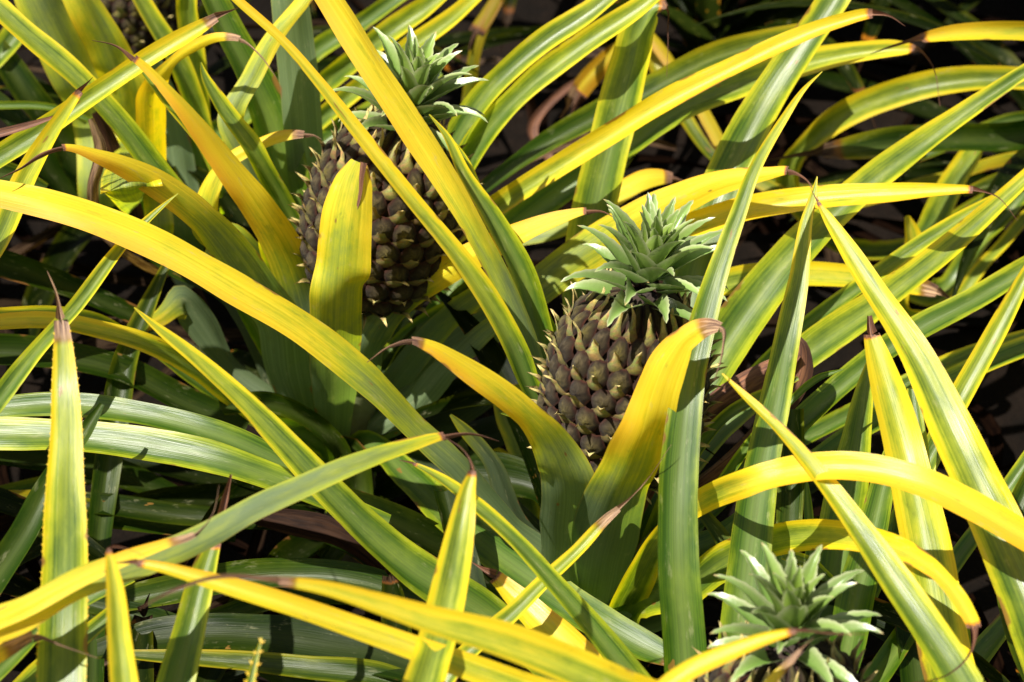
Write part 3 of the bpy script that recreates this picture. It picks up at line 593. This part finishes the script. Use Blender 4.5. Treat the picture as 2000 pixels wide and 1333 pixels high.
leaf('F', '-60,1380,60 20,1290,58 80,1230,50 170,1170,40 260,1130,24', [1.62,1.66,1.68], 'a', (0,.1,.3))
leaf('F', '0,1400,60 60,1333,60 150,1260,50 220,1200,40', [1.64,1.68,1.7], 'a', (.2,.4,.3))
leaf('F', '-80,1250,80 -20,1150,74 50,1040,64 100,940,50 170,840,36 200,790,12', [1.7,1.76,1.8], 'a', (0,0,0), shade_tone=0.45)
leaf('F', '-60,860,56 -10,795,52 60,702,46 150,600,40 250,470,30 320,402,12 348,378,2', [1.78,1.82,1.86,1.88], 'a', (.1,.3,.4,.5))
leaf('F', '180,1300,50 200,1000,52 220,860,58 250,700,52 290,600,40 325,520,20', [1.94,2.05,2.1,2.12], 'a', (0,0,.1,.4), shade_tone=0.35)
leaf('F', '480,1440,22 490,1333,18 502,1280,10 512,1245,2', [1.44,1.45], 'a', (.3,.4), teeth=.002)

# --- plant J (bottom centre)
leaf('J', '800,1450,92 832,1333,86 856,1250,80 878,1150,74 898,1050,60 914,960,34 922,915,14 905,880,9 880,862,5 850,845,2', [1.44,1.5,1.55,1.57], 'a', (.35,.4,.5,.8), 3)
leaf('J', '820,1430,60 885,1310,56 950,1245,52 1000,1202,48 1060,1142,44 1130,1076,36 1185,1016,26 1212,992,16 1258,945,8 1312,868,2', [1.66,1.68,1.7,1.7], 'a', (.3,.4,.6,1.0), 2)
leaf('J', '900,1400,80 820,1310,90 640,1262,92 520,1244,86 400,1240,80 280,1250,70 190,1270,40', [1.72,1.78,1.82,1.84], 'a', (0,.0,.0,.1), cup=.2, shade_tone=0.21)
leaf('J', '900,1400,40 760,1330,50 600,1310,50 400,1290,36 250,1280,20', [1.74,1.77,1.8], 'a', (.1,.3,.5), shade_tone=0.42)
leaf('J', '960,1400,70 880,1230,70 780,1165,66 680,1136,64 560,1128,60 440,1140,62 300,1165,56 180,1190,40', [1.84,1.9,1.92,1.92], 'a', (0,0,.0,.2), shade_tone=0.42)
leaf('J', '960,1400,60 830,1200,50 700,1170,46 560,1170,44 420,1210,36 300,1240,20', [1.88,1.94,1.96], 'a', (0,0,.2), shade_tone=0.35)
leaf('J', '820,1400,60 800,1180,50 700,1080,46 590,1030,44 470,1020,40 340,1010,44 200,990,46 60,985,40', [1.98,2.04,2.06,2.06], 'a', (0,0,.0,.1), shade_tone=0.21)
leaf('J', '860,1400,60 840,1200,50 760,1120,50 660,1050,56 560,1025,52 490,1010,30', [1.93,1.97,2.0], 'a', (1,1), 0, alldry=True, name='dead_leaf', shade_tone=0.12)
leaf('J', '1000,1440,80 960,1300,80 930,1200,70 900,1080,60 870,960,50', [1.82,1.9,1.96], 'a', (0,0,0), shade_tone=0.21)
leaf('J', '700,1440,70 560,1330,60 420,1260,50 280,1210,50 160,1180,40', [1.86,1.9,1.92], 'a', (0,0,0), shade_tone=0.28)

# --- plant E (left of the frame)
leaf('E', '-140,830,50 0,800,42 100,793,46 250,806,50 400,842,52 530,895,50 620,950,40 700,1010,24', [1.9,1.88,1.86,1.88], 'a', (.1,.1,.05,.1), cup=.2)
leaf('E', '-140,850,66 0,850,64 150,855,66 300,872,66 450,906,66 560,945,58 660,985,46 760,1020,30', [1.88,1.85,1.83,1.85], 'a', (.2,.3,.2,.1), cup=.2)
leaf('E', '-120,640,50 -60,560,66 0,470,60 60,335,48 120,236,34 160,178,18 182,151,3', [1.93,1.9,1.88], 'a', (.2,.4,.6,.8), 1)
leaf('E', '-160,400,60 -60,345,56 0,308,54 100,246,52 200,178,48 300,112,44 400,52,32 428,34,20 466,16,3', [2.0,1.98,1.97,1.98], 'a', (.2,.3,.5,.9), 1)
leaf('E', '-120,290,20 0,262,18 60,245,14 118,225,4', [1.92,1.92], 'a', (1,1), 0, alldry=True, name='dead_leaf')
leaf('E', '-160,360,60 -60,340,60 40,350,40 90,370,20', [2.1,2.12], 'a', (0,.2), shade_tone=0.35)
leaf('E', '-120,700,60 0,690,60 120,700,60 240,730,60 360,790,60 480,840,50', [2.08,2.1,2.12], 'a', (0,.0,.05), shade_tone=0.28)
leaf('E', '-120,960,60 0,982,40 80,990,50 200,1010,50 340,1030,44 460,1050,30', [2.06,2.06,2.08], 'a', (1.2,.6,.1,0), shade_tone=0.35)
leaf('E', '-120,480,60 0,520,60 120,560,50 260,620,40', [2.16,2.2,2.22], 'a', (0,0,0), shade_tone=0.25)
leaf('E', '-120,880,60 60,900,60 220,930,60 360,980,40', [2.14,2.18,2.2], 'a', (0,0,0), shade_tone=0.25)
leaf('E', '-100,180,50 0,110,60 60,40,60 120,-20,50', [2.4,2.4,2.4], 'a', (.2,.3,.3))

# --- plant D (top left)
leaf('D', '290,470,60 300,330,66 296,250,74 300,180,70 330,128,36 380,90,32 430,72,22 470,76,16 505,104,10 542,155,2', [2.4,2.25,2.12,2.06,2.04], 'b', (.0,.1,.3,.8,1.2), 2, ws=.8)
leaf('D', '280,400,60 258,260,86 236,160,92 190,50,82 140,-40,70', [2.5,2.35,2.28,2.25], 'b', (.2,.4,.55,.7))
leaf('D', '220,420,60 180,220,90 145,130,104 105,50,104 60,-40,90', [2.5,2.38,2.33,2.3], 'b', (.2,.4,.5,.6))
leaf('D', '380,420,60 385,260,52 378,130,52 370,40,46 366,-40,40', [2.5,2.36,2.3], 'a', (.1,.3,.6))
leaf('D', '440,420,50 400,260,50 345,120,50 290,30,44 250,-40,36', [2.46,2.34,2.28,2.26], 'a', (.1,.2,.4,.5))
leaf('D', '370,500,60 350,330,70 330,220,60 300,120,40', [2.4,2.38,2.36], 'b', (0,.1,.1))
leaf('D', '440,300,50 560,230,56 650,150,58 740,80,56 830,20,52 900,-40,44', [2.5,2.42,2.36,2.34], 'a', (.1,.25,.4,.5))
leaf('D', '430,330,50 560,280,50 680,190,50 780,110,48 880,40,46 960,-30,40', [2.44,2.38,2.33,2.3], 'a', (.1,.3,.6,.8))
leaf('D', '420,260,50 540,170,56 620,100,52 700,50,44 800,-20,40', [2.56,2.5,2.46], 'a', (.1,.2,.3))
leaf('D', '400,380,50 560,330,50 660,262,48 760,200,44 860,140,30', [2.4,2.38,2.38], 'a', (.1,.2,.2))
leaf('D', '200,400,60 120,280,70 60,200,70 0,110,60 -60,40,50', [2.46,2.4,2.4], 'a', (0,.0,.1,.1), shade_tone=0.28)
leaf('D', '200,430,60 100,340,60 40,250,60 -40,180,50', [2.5,2.44,2.44], 'a', (0,.0,.1), shade_tone=0.28)
leaf('D', '330,450,50 200,250,10 100,212,14 0,208,16 -60,210,16', [2.44,2.36,2.34], 'a', (.3,.2,.1))
leaf('D', '300,470,40 240,350,44 205,260,36 185,220,14', [2.4,2.3,2.26], 'b', (1,1), 0, alldry=True, name='dead_leaf', shade_tone=.35)
leaf('D', '250,500,20 188,430,24 182,370,24 196,290,24 178,232,14', [2.2,2.16,2.12,2.1], 'b', (1,1), 0, alldry=True, name='dead_leaf', label='torn straw coloured dead leaf')

# --- plant H (right, behind)
leaf('H', '2200,90,50 2010,64,38 1930,64,36 1850,70,32 1790,80,18 1745,92,10 1700,106,2', [2.3,2.24,2.2], 'a', (.3,.6,.9,1.2), 2)
leaf('H', '2140,250,60 2000,272,60 1850,275,56 1700,292,56 1600,302,30 1530,310,10 1480,318,2', [2.5,2.42,2.36,2.34], 'a', (.1,.0,.1,.9), 2, shade_tone=0.42)
leaf('H', '1640,480,40 1540,330,50 1600,262,60 1700,205,62 1800,172,56 1900,158,50 2020,158,44 2080,162,40', [2.56,2.46,2.4,2.38], 'a', (.3,.5,.5,.6), shade_tone=0.75)
leaf('H', '1780,560,60 1830,430,60 1870,350,56 1900,300,50 1915,260,30', [2.5,2.46,2.44], 'a', (.3,.3,.5))
leaf('H', '1760,600,40 1770,540,44 1782,490,42 1775,440,26 1770,422,12', [2.36,2.32,2.3], 'a', (.5,.7,.8))
leaf('H', '2150,380,40 2050,350,40 1950,360,34 1880,380,16', [2.4,2.4], 'a', (.1,.4), shade_tone=0.35)

# teeth show on a few near blades; hanging spent leaves at the edge of the bare gap
leaf('H', '1420,330,30 1300,170,36 1250,90,40 1180,120,40 1120,200,34 1095,232,10', [2.6,2.62,2.66,2.7], 'a', (.2,.6,1.3,1.5), 1, shade_tone=.6)
leaf('H', '1460,340,30 1330,150,30 1240,60,36 1200,110,40 1130,190,30 1110,235,8', [2.5,2.6,2.66], 'b', (.8,1.2,1.5), 1, shade_tone=.5)
leaf('A', '900,330,30 940,60,26 975,-10,30 950,30,36 925,70,34 915,98,14', [2.75,2.7,2.7], 'b', (.2,.3,.9,1.7), 1, shade_tone=.3)
leaf('A', '1000,420,20 1080,330,22 1040,260,22 1100,180,20 1140,150,8', [2.6,2.7,2.75], 'a', (1,1), alldry=True, name='dead_leaf', shade_tone=.8)
leaf('A', '900,420,26 1000,330,26 1120,280,26 1230,270,24 1320,290,10', [2.5,2.6,2.7], 'a', (1,1), alldry=True, name='dead_leaf', shade_tone=.45)
leaf('A', '880,300,26 930,180,26 1000,140,26 1030,190,24 1040,260,10', [2.6,2.7,2.8], 'b', (1,1), alldry=True, name='dead_leaf', shade_tone=.3)
# ================================================================== fruits
fruit('B', 1222, 752, 1.865, .0610, .086, (.13, .03, 1), 40, .94, (.14, -.05, 1), 3)
fruit('A', 750, 414, 2.055, .0645, .090, (.24, .02, 1), 38, .95, (.22, .02, 1), 5)
fruit('C', 1522, 1436, 1.61, .0585, .075, (.0, .05, 1), 30, .86, (.04, .0, 1), 8)
fruit('D', 240, 28, 2.60, .060, .078, (.05, .02, 1), 50, .9, None, 11)

# ================================================================== low leaves with shade darkened into their colour, and more plants
def fill(key, n, hi=False, seed=0, lo_len=.35, hi_len=.6, dead=0, ymax=.5, az_ok=None, shade_tone=.10):
    random.seed(seed)
    for i in range(n):
        az = i*2.39996+random.uniform(-.2, .2)
        if az_ok and not az_ok(az % (2*math.pi)): continue
        t = i/max(1, n-1)
        el = math.radians(8+(55 if hi else 22)*t+random.uniform(-6, 6))
        free_leaf(key, az, random.uniform(lo_len, hi_len), el+.25, math.radians(random.uniform(45, 85)), random.uniform(.032, .046),
                  (0, random.uniform(0, .2), random.uniform(.1, ymax)), .03+.12*t, roll=random.uniform(-.3, .3), shade_tone=shade_tone*random.uniform(.7, 1.3))
    for i in range(dead):
        free_leaf(key, random.uniform(0, 6.28), random.uniform(.25, .45), math.radians(random.uniform(5, 30)), math.radians(random.uniform(40, 80)),
                  random.uniform(.015, .032), (1, 1), .03, dead=True, roll=random.uniform(-.8, .8), cup=.8, shade_tone=.2)
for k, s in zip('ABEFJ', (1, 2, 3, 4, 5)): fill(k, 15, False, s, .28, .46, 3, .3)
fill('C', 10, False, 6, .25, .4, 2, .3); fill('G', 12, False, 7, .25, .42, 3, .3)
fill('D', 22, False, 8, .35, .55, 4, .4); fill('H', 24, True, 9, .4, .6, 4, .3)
more = [(-.95, 2.15, 'plant past the top left corner, its leaves half hidden by the yellow ones'),
        (.10, 3.15, 'plant across the bare gap, dim leaves at the top centre of the picture'),
        (.52, 2.95, 'shaded plant in the row beyond, left of the two at the top right'),
        (.95, 2.85, 'shaded plant in the row beyond, at the top right corner'),
        (-.45, 3.2, 'plant in the far row behind the blurred top left fruit'),
        (1.05, 1.85, 'plant off the right edge whose low leaves lie in the dark gap'),
        (.80, 3.45, 'farthest plant, blurred and dark at the top right of the picture'),
        (1.25, 2.35, 'dark plant past the right edge behind the level green leaves'),
        (.24, 2.62, 'low shaded plant in the dark gap behind the middle fruit')]
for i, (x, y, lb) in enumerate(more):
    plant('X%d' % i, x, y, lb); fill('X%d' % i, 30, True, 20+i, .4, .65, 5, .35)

# dry litter of fallen leaves between the rows
def litter():
    random.seed(77); V, F, C, U = [], [], [], []
    for i in range(620):
        x = random.uniform(-1.3, 1.7); y = random.uniform(1.3, 4.2); az = random.uniform(0, 6.28); ln = random.uniform(.08, .38); w_ = random.uniform(.008, .026)
        n = 8; p = Vector((x, y, random.uniform(.008, .05))); b0 = len(V); cv = random.uniform(-1.2, 1.2); sd = random.random()
        for a in range(n+1):
            t = a/n; d = Vector((math.cos(az), math.sin(az), 0)); s_ = Vector((-d.y, d.x, .4*math.sin(t*5+i))); w1 = w_*(1-t**2)*.5+.001
            for j in range(3):
                u = j-1; V.append(p+s_*(u*w1)+UPZ*(abs(u)*w1*.7)); C.append((.5, 1, sd, .03+.12*sd**4)); U.append((j/2, t*ln+sd*4))
            p = p+d*ln/n+UPZ*(.035*math.sin(t*6+sd*9)*ln); p.z = max(.005, p.z); az += cv/n
        for a in range(n):
            for j in range(2): q = b0+a*3+j; F.append((q, q+1, q+4, q+3))
    o = mesh_obj('dead_leaf_litter', V, F, C, M_LEAF, None, U); o['kind'] = 'stuff'
    o['label'] = 'brown dead leaves littering the dark soil between the plants'; o['category'] = 'leaf litter'
litter()
